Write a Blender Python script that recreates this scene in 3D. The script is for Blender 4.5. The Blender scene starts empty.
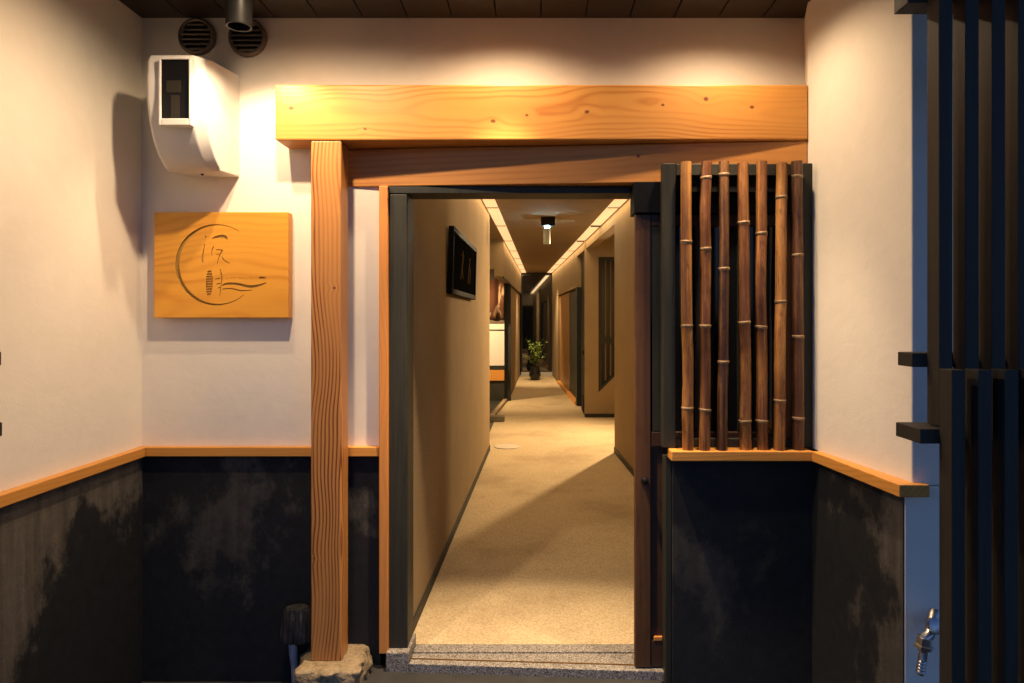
import bpy, bmesh, math, random
from mathutils import Vector, Matrix
random.seed(7)
S = bpy.context.scene
COL = S.collection
R = math.radians
EYE, HZ, CX, F = 1.45, 318.0, 534.0, 683.0
D = 2.93                                   # distance of the porch back wall
def X(px, Y): return (px - CX) * Y / F
def Z(py, Y): return EYE - (py - HZ) * Y / F
def XL(Y): return -0.565 + 0.017 * (Y - 3.05)      # corridor left wall line
def XR(Y): return 0.871 - 0.0419 * (Y - 7.39)      # corridor right wall line

# ---------------------------------------------------------------- node helpers
class E:
    """socket wrapper: arithmetic builds Math nodes"""
    def __init__(s, nt, k): s.nt, s.k = nt, k
    def _m(s, op, *a, clamp=False):
        n = s.nt.nodes.new('ShaderNodeMath'); n.operation = op; n.use_clamp = clamp
        for i, v in enumerate((s,) + a):
            if isinstance(v, E): s.nt.links.new(v.k, n.inputs[i])
            else: n.inputs[i].default_value = v
        return E(s.nt, n.outputs[0])
    def __add__(s, o): return s._m('ADD', o)
    __radd__ = __add__
    def __mul__(s, o): return s._m('MULTIPLY', o)
    __rmul__ = __mul__
    def __sub__(s, o): return s._m('SUBTRACT', o)
    def __rsub__(s, o): return (s * -1.0) + o
    def __truediv__(s, o): return s._m('DIVIDE', o)
    def sqrt(s): return s._m('SQRT')
    def sin(s): return s._m('SINE')
    def abs(s): return s._m('ABSOLUTE')
    def pow(s, p): return s._m('POWER', p)
    def max(s, o): return s._m('MAXIMUM', o)
    def min(s, o): return s._m('MINIMUM', o)
    def smooth(s, a, b, lo=0.0, hi=1.0):
        n = s.nt.nodes.new('ShaderNodeMapRange'); n.interpolation_type = 'SMOOTHSTEP'
        s.nt.links.new(s.k, n.inputs[0])
        for i, v in enumerate((a, b, lo, hi)): n.inputs[i + 1].default_value = v
        return E(s.nt, n.outputs[0])

class Mat:
    def __init__(s, name, rough=0.6, spec=0.4, metal=0.0):
        s.m = bpy.data.materials.new(name); s.m.use_nodes = True
        s.nt = s.m.node_tree; s.b = s.nt.nodes['Principled BSDF']
        s.b.inputs['Roughness'].default_value = rough
        s.b.inputs['Specular IOR Level'].default_value = spec
        s.b.inputs['Metallic'].default_value = metal
        s.tc = s.nt.nodes.new('ShaderNodeTexCoord')
        s.geo = s.nt.nodes.new('ShaderNodeNewGeometry')
    def L(s, a, b): s.nt.links.new(a.k if isinstance(a, E) else a, b)
    def obj(s, scale=(1, 1, 1), loc=(0, 0, 0), world=False):
        n = s.nt.nodes.new('ShaderNodeMapping')
        n.inputs['Scale'].default_value = scale; n.inputs['Location'].default_value = loc
        s.nt.links.new(s.geo.outputs['Position'] if world else s.tc.outputs['Object'], n.inputs[0])
        return n.outputs[0]
    def xyz(s, vec):
        n = s.nt.nodes.new('ShaderNodeSeparateXYZ'); s.nt.links.new(vec, n.inputs[0])
        return [E(s.nt, o) for o in n.outputs]
    def noise(s, vec, scale=5, detail=4, rough=0.5, dist=0.0):
        n = s.nt.nodes.new('ShaderNodeTexNoise'); s.nt.links.new(vec, n.inputs['Vector'])
        n.inputs['Scale'].default_value = scale; n.inputs['Detail'].default_value = detail
        n.inputs['Roughness'].default_value = rough; n.inputs['Distortion'].default_value = dist
        return E(s.nt, n.outputs[0])
    def voro(s, vec, scale=5, feature='F1', out=0):
        n = s.nt.nodes.new('ShaderNodeTexVoronoi'); n.feature = feature
        s.nt.links.new(vec, n.inputs['Vector']); n.inputs['Scale'].default_value = scale
        return E(s.nt, n.outputs[out])
    def ramp(s, fac, stops):
        n = s.nt.nodes.new('ShaderNodeValToRGB'); cr = n.color_ramp
        while len(cr.elements) < len(stops): cr.elements.new(0.5)
        for e, (p, c) in zip(cr.elements, stops): e.position = p; e.color = (*c, 1)
        s.L(fac, n.inputs[0]); return n.outputs[0]
    def mix(s, fac, a, b, blend='MIX'):
        n = s.nt.nodes.new('ShaderNodeMix'); n.data_type = 'RGBA'; n.blend_type = blend
        ins = [i for i in n.inputs if i.type == 'RGBA']
        if isinstance(fac, E): s.L(fac, n.inputs[0])
        else: n.inputs[0].default_value = fac
        for v, i in ((a, ins[0]), (b, ins[1])):
            if isinstance(v, tuple): i.default_value = (*v, 1)
            else: s.L(v, i)
        return [o for o in n.outputs if o.type == 'RGBA'][0]
    def base(s, c):
        if isinstance(c, tuple): s.b.inputs['Base Color'].default_value = (*c, 1)
        else: s.L(c, s.b.inputs['Base Color'])
        return s
    def rough(s, e): s.L(e, s.b.inputs['Roughness']); return s
    def bump(s, h, strength=0.2, dist=0.01):
        n = s.nt.nodes.new('ShaderNodeBump'); n.inputs['Strength'].default_value = strength
        n.inputs['Distance'].default_value = dist
        s.L(h, n.inputs['Height']); s.nt.links.new(n.outputs[0], s.b.inputs['Normal']); return s

def scl(c, k): return tuple(x * k for x in c)

def wood(name, axis='X', light=(0.60, 0.30, 0.085), dark=(0.36, 0.135, 0.028), pith=(0.11, 0.21), freq=300.0,
         wob=0.035, knots=(), kplane=None, rough=0.42, contrast=1.0, along=0.9, wear=0.0):
    """sawn timber: growth rings about a wandering pith, fine fibres, and knots"""
    m = Mat(name, rough, 0.35)
    ax = 'XYZ'.index(axis)
    sc = [1.0, 1.0, 1.0]; sc[ax] = 0.16
    o = m.obj()
    x = m.xyz(o)
    a, b = [x[i] for i in range(3) if i != ax]
    lowv = m.obj(scale=tuple(along if i == ax else 2.0 for i in range(3)))
    n1 = m.noise(lowv, 1.3, 2, 0.45)
    n2 = m.noise(m.obj(scale=tuple(along if i == ax else 2.0 for i in range(3)), loc=(3.1, 7.7, 1.3)), 1.1, 2, 0.45)
    da = a - pith[0] + (n1 - 0.5) * (wob * 4)
    db = b - pith[1] + (n2 - 0.5) * (wob * 4)
    rr = (da * da + db * db).sqrt()
    kd = None
    kn_ = m.noise(m.obj(), 70, 3, 0.6)
    for (u, v, r0) in knots:
        p, q = x[kplane[0]] - u, x[kplane[1]] - v
        d = ((p * 0.6) * (p * 0.6) + q * q).sqrt() + (n1 - 0.5) * 0.01
        rr = rr + d.smooth(0.0, r0 * 4.5, r0 * 0.9, 0.0)
        k = (((p * p) + q * q * 1.6).sqrt() + (kn_ - 0.5) * 0.012).smooth(r0 * 0.55, r0 * 1.15, 1.0, 0.0)
        kd = k if kd is None else kd.max(k)
    warp = m.noise(m.obj(scale=tuple(3.0 if i == ax else 30.0 for i in range(3))), 2.0, 3, 0.55)
    ph = rr * freq + warp * 1.6
    band = ph.sin() * 0.5 + 0.5
    band = band.pow(2.2)
    fib = m.noise(m.obj(scale=tuple(6.0 if i == ax else 320.0 for i in range(3))), 1.0, 5, 0.6)
    broad = m.noise(m.obj(scale=tuple(0.7 if i == ax else 9.0 for i in range(3))), 1.6, 4, 0.55)
    vary = m.noise(m.obj(scale=tuple(0.9 if i == ax else 5.0 for i in range(3)), loc=(9, 2, 5)), 1.4, 3, 0.5).smooth(0.3, 0.7, 0.35, 1.25)
    fac = band * vary * (0.60 * contrast) + fib * 0.34 + broad * 0.42 - 0.22
    col = m.ramp(fac, [(0.12, light), (0.5, tuple((l * 1.35 + d_ * 0.65) / 2 for l, d_ in zip(light, dark))), (0.92, dark)])
    if kd is not None:
        col = m.mix(kd, col, (0.17, 0.055, 0.016))
    if wear:
        w = m.noise(m.obj(), 7.0, 6, 0.65)
        col = m.mix(w.smooth(0.5, 0.75, 0.0, wear), col, scl(dark, 0.4))
    m.base(col)
    m.rough(fib * 0.2 + (rough - 0.08))
    m.bump(band * 0.5 + fib, 0.12, 0.002)
    return m.m

def plain(name, c, rough=0.6, spec=0.4, metal=0.0, var=0.15, scale=8.0, bump=0.05, stretch=(1, 1, 1)):
    m = Mat(name, rough, spec, metal)
    n = m.noise(m.obj(scale=stretch), scale, 6, 0.6)
    f = m.noise(m.obj(scale=stretch), scale * 14, 3, 0.6)
    m.base(m.ramp(n * 0.7 + f * 0.3, [(0.25, scl(c, 1 - var)), (0.75, scl(c, 1 + var))]))
    m.rough(n * 0.25 + (rough - 0.12))
    if bump: m.bump(f * 0.6 + n, bump, 0.004)
    return m.m

def plaster(name, c=(0.82, 0.765, 0.67), bump=0.22, var=0.06):
    m = Mat(name, 0.92, 0.15)
    p = m.obj(world=True)
    n = m.noise(p, 1.7, 5, 0.55); f = m.noise(p, 160, 3, 0.6); g = m.noise(p, 14, 4, 0.55, 0.4)
    m.base(m.ramp(n * 0.6 + g * 0.4, [(0.3, scl(c, 1 - var)), (0.7, scl(c, 1 + var * 0.6))]))
    tr = m.noise(m.obj(scale=(1, 1, 1.8), world=True), 5.0, 5, 0.6, 1.2)
    m.bump(f * 0.3 + g * 0.7 + tr * 0.8, bump, 0.006)
    return m.m

def sandwall(name, c):
    """rough sand coat of the corridor walls"""
    m = Mat(name, 0.95, 0.1)
    p = m.obj(world=True)
    f = m.noise(p, 95, 3, 0.7); v = m.noise(p, 2.2, 4, 0.6); s = m.voro(p, 130)
    m.base(m.ramp(f * 0.7 + v * 0.3, [(0.3, scl(c, 0.72)), (0.7, scl(c, 1.22))]))
    m.bump(f + s * 0.6, 0.35, 0.006)
    return m.m

def dado(name, field, k=1.0):
    """black stained coat with chalky weathering; field(m, x, y, z, noise) > 0 where it has paled"""
    m = Mat(name, 0.72, 0.3)
    p = m.obj(world=True)
    x, y, z = m.xyz(p)
    n = m.noise(m.obj(scale=(1, 1, 0.75), world=True), 4.6, 8, 0.66, 0.12)
    st = m.noise(m.obj(scale=(26, 26, 1.6), world=True), 1.0, 4, 0.6)
    f = m.noise(p, 190, 3, 0.7)
    g = m.noise(p, 22, 5, 0.65)
    fld = field(m, x, y, z, n - 0.5)
    amt = fld.smooth(-0.08, 0.34)
    amt = amt * (st * 0.9 + g * 0.7 - 0.05) * k
    black = m.ramp(f * 0.5 + g * 0.5, [(0.3, (0.006, 0.0068, 0.008)), (0.72, (0.020, 0.0215, 0.024))])
    pale = m.ramp(f * 0.6 + st * 0.4, [(0.25, (0.065, 0.056, 0.043)), (0.75, (0.165, 0.145, 0.115))])
    m.base(m.mix(amt, black, pale))
    m.bump(f * 0.6 + g * 0.5 + st * 0.3, 0.22, 0.004)
    return m.m

def gravel(name):
    """washed-pebble screed"""
    m = Mat(name, 0.8, 0.25)
    p = m.obj(world=True)
    v1 = m.voro(p, 150, out=1); d1 = m.voro(p, 150)
    f = m.noise(p, 210, 4, 0.7); n = m.noise(p, 1.1, 5, 0.6); n2 = m.noise(p, 5.5, 6, 0.65)
    sep = m.nt.nodes.new('ShaderNodeSeparateColor'); m.L(v1, sep.inputs[0])
    r = E(m.nt, sep.outputs[0])
    c = m.ramp(r * 0.55 + f * 0.45, [(0.12, (0.40, 0.30, 0.16)), (0.4, (0.53, 0.42, 0.25)), (0.65, (0.61, 0.495, 0.31)), (0.9, (0.69, 0.58, 0.40))])
    c = m.mix(r.smooth(0.93, 0.97, 0.0, 0.5), c, (0.14, 0.10, 0.06))
    c = m.mix(n.smooth(0.45, 0.70, 0.0, 0.45), c, (0.25, 0.17, 0.09))
    c = m.mix(n2.smooth(0.62, 0.72, 0.0, 0.4), c, (0.24, 0.15, 0.07))
    m.base(c)
    m.bump(d1 * -1.0 + f * 0.4, 0.3, 0.005)
    return m.m

def granite(name, base=(0.27, 0.25, 0.225)):
    m = Mat(name, 0.5, 0.4)
    p = m.obj(world=True)
    a = m.noise(p, 210, 3, 0.75); b = m.voro(p, 260, out=1)
    sep = m.nt.nodes.new('ShaderNodeSeparateColor'); m.L(b, sep.inputs[0])
    r = E(m.nt, sep.outputs[0])
    c = m.ramp(r * 0.6 + a * 0.4, [(0.2, scl(base, 0.10)), (0.38, scl(base, 0.6)), (0.6, base), (0.85, scl(base, 1.9))])
    m.base(c).bump(a, 0.1, 0.003)
    return m.m

def emit(name, c, strength, back=None):
    m = Mat(name, 0.6)
    m.base(c)
    m.b.inputs['Emission Color'].default_value = (*c, 1)
    m.b.inputs['Emission Strength'].default_value = strength
    return m.m

# ---------------------------------------------------------------- mesh helpers
class MB:
    def __init__(s): s.v, s.f = [], []
    def add(s, vs, fs):
        n = len(s.v); s.v += [tuple(v) for v in vs]; s.f += [tuple(i + n for i in f) for f in fs]; return s
    def hexa(s, b, t):      # 4 bottom + 4 top points, counter-clockwise from above
        return s.add(list(b) + list(t), [(3, 2, 1, 0), (4, 5, 6, 7), (0, 1, 5, 4), (1, 2, 6, 5), (2, 3, 7, 6), (3, 0, 4, 7)])
    def box(s, x0, x1, y0, y1, z0, z1):
        return s.hexa([(x0, y0, z0), (x1, y0, z0), (x1, y1, z0), (x0, y1, z0)], [(x0, y0, z1), (x1, y0, z1), (x1, y1, z1), (x0, y1, z1)])
    def wall(s, p, q, th, z0, z1):   # from p to q in plan; th is measured to the left of p->q
        dx, dy = q[0] - p[0], q[1] - p[1]; l = math.hypot(dx, dy); nx, ny = -dy / l * th, dx / l * th
        pts = [p, q, (q[0] + nx, q[1] + ny), (p[0] + nx, p[1] + ny)]
        if th < 0: pts = [pts[0], pts[3], pts[2], pts[1]]
        return s.hexa([(a, b, z0) for a, b in pts], [(a, b, z1) for a, b in pts])
    def prism(s, pts, fn):           # pts 2d ring; fn(u, v, k) -> xyz for k = 0 front, 1 back
        n = len(pts)
        vs = [fn(u, v, 0) for u, v in pts] + [fn(u, v, 1) for u, v in pts]
        fs = [tuple(range(n)), tuple(range(2 * n - 1, n - 1, -1))]
        fs += [(i, i + n, (i + 1) % n + n, (i + 1) % n) for i in range(n)]
        return s.add(vs, fs)
    def tube(s, pts, rad, seg=16, caps=True):
        pts = [Vector(p) for p in pts]
        if not hasattr(rad, '__len__'): rad = [rad] * len(pts)
        up = None; rings = []
        for i, p in enumerate(pts):
            t = (pts[min(i + 1, len(pts) - 1)] - pts[max(i - 1, 0)]).normalized()
            if up is None: up = t.orthogonal().normalized()
            u = (up - t * up.dot(t)).normalized(); w = t.cross(u); up = u
            rings.append([p + (u * math.cos(2 * math.pi * k / seg) + w * math.sin(2 * math.pi * k / seg)) * rad[i] for k in range(seg)])
        vs = [v for r in rings for v in r]; fs = []
        for i in range(len(pts) - 1):
            for k in range(seg):
                a, b = i * seg + k, i * seg + (k + 1) % seg
                fs.append((a, b, b + seg, a + seg))
        if caps:
            fs.append(tuple(range(seg - 1, -1, -1))); fs.append(tuple((len(pts) - 1) * seg + k for k in range(seg)))
        return s.add(vs, fs)
    def lathe(s, c, axis, prof, seg=32):   # prof: (distance along axis, radius)
        a = Vector(axis).normalized(); c = Vector(c)
        u = a.orthogonal().normalized(); w = a.cross(u)
        vs = []; fs = []; n = len(prof)
        for h, r in prof:
            vs += [c + a * h + (u * math.cos(2 * math.pi * k / seg) + w * math.sin(2 * math.pi * k / seg)) * r for k in range(seg)]
        for i in range(n - 1):
            for k in range(seg):
                p, q = i * seg + k, i * seg + (k + 1) % seg
                fs.append((p, q, q + seg, p + seg))
        fs.append(tuple(range(seg - 1, -1, -1))); fs.append(tuple((n - 1) * seg + k for k in range(seg)))
        return s.add(vs, fs)
    def build(s, name, mat, parent=None, bevel=0.0, smooth=False, seg=2, label=None):
        if parent is not None: org = world_loc(parent)
        else:
            lo = [min(v[i] for v in s.v) for i in range(3)]; hi = [max(v[i] for v in s.v) for i in range(3)]
            org = Vector(((lo[0] + hi[0]) / 2, (lo[1] + hi[1]) / 2, lo[2]))
        me = bpy.data.meshes.new(name)
        me.from_pydata([tuple(Vector(v) - org) for v in s.v], [], s.f); me.update()
        bm = bmesh.new(); bm.from_mesh(me); bmesh.ops.recalc_face_normals(bm, faces=bm.faces); bm.to_mesh(me); bm.free()
        me.materials.append(mat)
        o = bpy.data.objects.new(name, me); COL.objects.link(o)
        if parent is not None: o.parent = parent
        else: o.location = org
        if smooth:
            for p in me.polygons: p.use_smooth = True
            me.set_sharp_from_angle(angle=R(40))
        if bevel:
            b = o.modifiers.new('edge', 'BEVEL'); b.width = bevel; b.segments = seg; b.limit_method = 'ANGLE'; b.angle_limit = R(40)
            b.harden_normals = False
        if label: o['label'] = label
        return o

def world_loc(o):
    v = Vector(o.location)
    while o.parent is not None:
        o = o.parent; v = v + Vector(o.location)
    return v
def tag(o, label, cat, group=None):
    o['label'] = label; o['category'] = cat
    if group: o['group'] = group
    return o
def thing(name, label, cat, loc, group=None):
    o = bpy.data.objects.new(name, None); COL.objects.link(o); o.location = loc; o.empty_display_size = 0.1
    return tag(o, label, cat, group)
def struct(o): o['kind'] = 'structure'; return o

# ---------------------------------------------------------------- materials
M = {}
M['plaster'] = plaster('white_plaster')
M['ceilboard'] = plain('dark_ceiling_boards', (0.030, 0.023, 0.017), 0.5, 0.4, var=0.45, scale=3.0, bump=0.12, stretch=(9, 0.8, 1))
M['sand'] = sandwall('tan_sand_coat', (0.335, 0.25, 0.145))
M['corrceil'] = plain('brown_ceiling_coat', (0.32, 0.24, 0.16), 0.9, 0.1, var=0.2, scale=4.0)
M['gravel'] = gravel('washed_pebble_screed')
M['granite'] = granite('speckled_granite')
M['darkstone'] = plain('dark_paving', (0.035, 0.036, 0.036), 0.75, 0.3, var=0.4, scale=9, bump=0.25)
M['street'] = plain('street_asphalt', (0.05, 0.05, 0.052), 0.85, 0.3, var=0.3, scale=3, bump=0.2)
M['blackwood'] = plain('black_stained_wood', (0.022, 0.024, 0.020), 0.55, 0.35, var=0.5, scale=5, bump=0.12, stretch=(14, 14, 0.9))
M['greenwood'] = plain('green_black_stained_wood', (0.028, 0.027, 0.018), 0.55, 0.35, var=0.4, scale=5, bump=0.12, stretch=(14, 14, 0.9))
M['greenwood_h'] = plain('green_black_stained_rail', (0.034, 0.032, 0.022), 0.55, 0.35, var=0.4, scale=5, bump=0.12, stretch=(0.9, 14, 14))
M['slat'] = plain('weathered_slat_wood', (0.034, 0.029, 0.022), 0.6, 0.3, var=0.45, scale=6, bump=0.2, stretch=(12, 12, 0.7))
M['slat_h'] = plain('weathered_rail_wood', (0.034, 0.029, 0.022), 0.6, 0.3, var=0.45, scale=6, bump=0.2, stretch=(0.7, 12, 12))
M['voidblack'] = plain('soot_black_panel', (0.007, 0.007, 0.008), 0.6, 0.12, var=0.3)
M['doorwood'] = wood('red_brown_door_wood', 'Z', (0.10, 0.044, 0.017), (0.036, 0.015, 0.007), (0.2, 0.15), 260, contrast=0.7, rough=0.5, wear=0.5)
M['doordark'] = wood('dark_door_wood', 'Z', (0.060, 0.026, 0.014), (0.022, 0.010, 0.007), (0.2, 0.15), 260, contrast=0.7, rough=0.5, wear=0.5)
M['trim'] = wood('orange_trim_wood', 'Z', (0.62, 0.26, 0.065), (0.42, 0.14, 0.03), (0.3, 0.2), 400, contrast=0.5)
M['cap_x'] = wood('cap_rail_wood', 'X', (0.66, 0.305, 0.066), (0.44, 0.155, 0.028), (0.3, 0.2), 420, contrast=0.5)
M['cap_y'] = wood('cap_rail_side_wood', 'Y', (0.66, 0.305, 0.066), (0.44, 0.155, 0.028), (0.3, 0.2), 420, contrast=0.5)
M['darkglass'] = Mat('dark_glass', 0.05, 0.3).base((0.006, 0.007, 0.009)).m
M['chrome'] = plain('worn_chrome', (0.46, 0.45, 0.44), 0.34, 0.5, 1.0, var=0.2, scale=30)
M['blackmetal'] = plain('black_painted_metal', (0.007, 0.007, 0.007), 0.42, 0.25, var=0.2, scale=20, bump=0.02)
M['ventmetal'] = plain('bronze_vent_metal', (0.15, 0.12, 0.09), 0.35, 0.5, 0.3, var=0.3, scale=20, bump=0.02)
M['louvremetal'] = plain('pale_bronze_louvre', (0.34, 0.28, 0.21), 0.4, 0.5, 0.2, var=0.3, scale=20, bump=0.02)
M['boxplastic'] = plain('off_white_plastic', (0.62, 0.60, 0.58), 0.45, 0.4, var=0.04, scale=12, bump=0.02)
M['greyplastic'] = plain('grey_conduit_plastic', (0.30, 0.30, 0.34), 0.5, 0.4, var=0.2, scale=12, bump=0.02)

# ---------------------------------------------------------------- camera
cam = bpy.data.cameras.new('camera'); co = bpy.data.objects.new('camera', cam); COL.objects.link(co)
cam.sensor_width = 36.0; cam.lens = F * 36.0 / 1024.0
cam.shift_x = -(CX - 512.0) / 1024.0; cam.shift_y = (HZ - 341.5) / 1024.0
co.location = (0, 0, EYE); co.rotation_euler = (R(90), 0, 0)
cam.clip_start = 0.05; cam.clip_end = 2000
S.camera = co

# ---------------------------------------------------------------- ground, floors and ceilings
PF = -0.107                                  # porch floor level
g = MB(); g.box(-400, 400, -400, 400, -0.35, -0.2); struct(g.build('street', M['street']))
g = MB()
random.seed(3)
for i in range(9):                            # paving stones with open joints
    for j in range(10):
        x0 = -3.2 + i * 0.72; y0 = 2.93 - (j + 1) * 0.42
        g.box(x0 + 0.003, x0 + 0.717, y0 + 0.003, y0 + 0.417, -0.2, PF + random.uniform(-0.002, 0.001))
struct(g.build('porch_floor', M['darkstone'], bevel=0.003))
g = MB(); g.box(-3.2, 4.0, 3.04, 17.6, -0.3, -0.004); struct(g.build('corridor_floor', M['gravel']))
CZ = Z(18, D)                                 # porch ceiling height
g = MB()
xx = -3.2
while xx < 4.0:
    g.box(xx + 0.002, xx + 0.186, 1.0, 3.05, CZ, CZ + 0.02); xx += 0.19
g.box(-3.2, 4.0, 1.0, 3.05, CZ + 0.03, CZ + 0.15)
struct(g.build('porch_ceiling', M['ceilboard'], bevel=0.002))
HC = 2.6
g = MB(); g.box(-3.2, 4.0, 3.05, 17.6, HC, HC + 0.14); struct(g.build('corridor_ceiling', M['corrceil']))

# ---------------------------------------------------------------- porch walls
LX, RXc = -1.682, 1.165
YE = 2.18                                     # front end of the right wall
RXe = X(912, YE)
capz = 0.862, 0.902
capr = 0.885, 0.925
def left_field(m, x, y, z, n):
    f1 = (z - 0.70) * 3.0
    line = (z - 0.267) * 0.75 + 2.20
    f2 = (line - y) * 4.0
    return f1.max(f2) + n * 3.4 + 0.08
def back_field(m, x, y, z, n):
    u = (x + 1.22) / 0.42; v = (z - 0.60) / 0.30
    return (u * u + v * v) * -0.38 + 0.26 + n * 3.2
def right_field(m, x, y, z, n):
    return ((y - 2.36) * -2.4).max((z - 0.83) * 2.2 - (y - 2.4) * 0.4) + n * 3.2 + 0.08
def bay_field(m, x, y, z, n):
    u = (x - 0.72) / 0.28; v = (z - 0.42) / 0.34
    return (u * u + v * v) * -0.4 + 0.10 + n * 2.6
M['dado_left'] = dado('black_dado_coat_side', left_field)
M['dado_back'] = dado('black_dado_coat_back', back_field, 0.55)
M['dado_right'] = dado('black_dado_coat_side_paled', right_field, 0.7)
M['dado_bay'] = dado('black_dado_coat_bay', bay_field, 0.38)

t = thing('porch_wall', 'side wall with stained black dado left of the carved wooden sign', 'wall', (LX - 0.1, 2.4, PF))
g = MB(); g.box(-3.2, LX, 1.85, 3.05, capz[1] - 0.01, CZ); g.build('plaster', M['plaster'], t)
g = MB(); g.box(-3.2, LX + 0.006, 1.85, 3.05, PF, capz[0] + 0.01); g.build('dado', M['dado_left'], t)
g = MB(); g.box(LX - 0.02, LX + 0.035, 1.82, D, *capz); g.build('cap_rail', M['cap_y'], t, bevel=0.003)

JX = X(381, D)                                # left edge of the orange door trim
t = thing('porch_wall', 'back wall carrying the carved sign, meter box and round vents', 'wall', (-1.2, D + 0.06, PF))
g = MB(); g.box(LX, JX, D, 3.05, capz[1] - 0.01, CZ); g.box(JX, RXc + 0.1, D, 3.05, 2.03, CZ); g.build('plaster', M['plaster'], t)
g = MB(); g.box(LX, JX, D - 0.006, 3.05, PF, capz[0] + 0.01); g.build('dado', M['dado_back'], t)
g = MB(); g.box(LX + 0.036, JX - 0.001, D - 0.035, D + 0.02, *capz); g.build('cap_rail', M['cap_x'], t, bevel=0.003)

t = thing('porch_wall', 'side wall with black dado right of the bamboo lattice window', 'wall', (1.6, 2.55, PF))
g = MB(); zt_ = ((RXc, 3.05), (1.160, D), (1.116, 2.785), (RXe, YE), (4.0, YE), (4.0, 3.05))
g.prism(zt_, lambda u, v, k: (u, v, CZ if k else capr[1] - 0.01)); g.build('plaster', M['plaster'], t, bevel=0.004)
dx0, dx1 = X(812, 2.75), X(903, YE)
g = MB(); g.hexa([(dx1 + 0.006, YE - 0.001, PF), (4.0, YE - 0.001, PF), (4.0, YE + 0.2, PF), (dx1 + 0.006, YE + 0.2, PF)],
                 [(dx1 + 0.006, YE - 0.001, capr[1] - .012), (4.0, YE - 0.001, capr[1] - .012), (4.0, YE + 0.2, capr[1] - .012), (dx1 + 0.006, YE + 0.2, capr[1] - .012)])
g.build('wall_end', M['plaster'], t, bevel=0.003)
g = MB(); g.hexa([(dx0, 2.76, PF), (dx1, YE + 0.002, PF), (dx1 + 0.3, YE + 0.03, PF), (dx0 + 0.4, 2.76, PF)],
                 [(dx0, 2.76, capr[0] + 0.01), (dx1, YE + 0.002, capr[0] + 0.01), (dx1 + 0.3, YE + 0.03, capr[0] + 0.01), (dx0 + 0.4, 2.76, capr[0] + 0.01)])
g.build('dado', M['dado_right'], t)
g = MB(); g.hexa([(dx0 - 0.03, 2.755, capr[0]), (dx1 - 0.028, YE - 0.03, capr[0]), (RXe + 0.04, YE - 0.03, capr[0]), (dx0 + 0.12, 2.755, capr[0])],
                 [(dx0 - 0.03, 2.755, capr[1]), (dx1 - 0.028, YE - 0.03, capr[1]), (RXe + 0.04, YE - 0.03, capr[1]), (dx0 + 0.12, 2.755, capr[1])])
g.build('cap_rail', M['cap_y'], t, bevel=0.003)

# bay below the bamboo window
bx0 = X(673, 2.75)
t = thing('low_wall', 'low black wall with wooden sill under the bamboo lattice window', 'wall', (0.85, 2.77, PF))
g = MB(); g.box(bx0, dx0 + 0.02, 2.75, 2.785, PF, capr[0] + 0.01); g.build('dado', M['dado_bay'], t)
g = MB(); g.box(bx0 - 0.028, bx0 - 0.001, 2.765, 2.90, PF, capr[0] + 0.0); g.build('corner_post', M['greenwood'], t, bevel=0.003)
g = MB(); g.box(X(671, 2.70), dx0 + 0.01, 2.69, 2.785, *capr); g.build('sill', M['cap_x'], t, bevel=0.004)
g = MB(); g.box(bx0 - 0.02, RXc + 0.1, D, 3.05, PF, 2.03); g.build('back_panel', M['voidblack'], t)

# ---------------------------------------------------------------- timber: beam, lintel, post on its stone
YB = 2.775
bxl, bxr = X(275, YB), 1.1140
bz0, bz1 = Z(140, YB), Z(84.5, YB)
bc = ((bxl + bxr) / 2, (YB + D) / 2)
kn = [(X(px, YB) - bc[0], Z(py, YB) - bz0, r) for px, py, r in
      ((291, 108, .010), (365, 129, .007), (493, 121, .011), (527, 115, .008), (587, 112, .010), (663, 105, .007), (706, 99, .012), (752, 107, .010))]
M['beam'] = wood('fir_beam_wood', 'X', (0.56, 0.255, 0.056), (0.35, 0.108, 0.018), (-0.02, 0.13), 420, wob=0.045, knots=kn, kplane=(0, 2), along=0.75, contrast=0.8)
g = MB(); g.box(bxl, bxr, YB, D - 0.003, bz0, bz1)
tag(g.build('timber_beam', M['beam'], bevel=0.006), 'thick pale knotty timber beam across the top of the entrance', 'beam')
M['lintel'] = wood('lintel_wood', 'X', (0.56, 0.25, 0.065), (0.33, 0.105, 0.025), (0.05, 0.22), 280, wob=0.04, contrast=0.6, along=0.6, knots=[(0.28, 0.11, .010)], kplane=(0, 2))
lz0 = Z(187, D)
g = MB(); l0, l1 = X(345, D), 1.1138
g.hexa([(l0, 2.922, lz0), (l1, 2.782, lz0), (l1, D - 0.002, lz0), (l0, D - 0.002, lz0)],
       [(l0, 2.922, bz0 - 0.002), (l1, 2.782, bz0 - 0.002), (l1, D - 0.002, bz0 - 0.002), (l0, D - 0.002, bz0 - 0.002)])
tag(g.build('door_lintel', M['lintel'], bevel=0.003), 'reddish wooden lintel board half in shadow under the big beam', 'lintel')
px0, px1 = X(310.5, YB), X(341, YB)
pz = Z(662, YB)
M['post'] = wood('fir_post_wood', 'Z', (0.52, 0.235, 0.066), (0.19, 0.052, 0.012), (0.17, -0.13), 430, wob=0.042, contrast=1.5, along=0.9,
                 knots=[(0.035, 1.52, .007), (-0.05, 0.42, .006)], kplane=(0, 2))
g = MB(); g.box(px0, px1, YB + 0.002, 2.885, pz, bz0 - 0.002)
tag(g.build('timber_post', M['post'], bevel=0.006), 'square wooden post standing on a rough stone beside the doorway', 'post')
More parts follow.
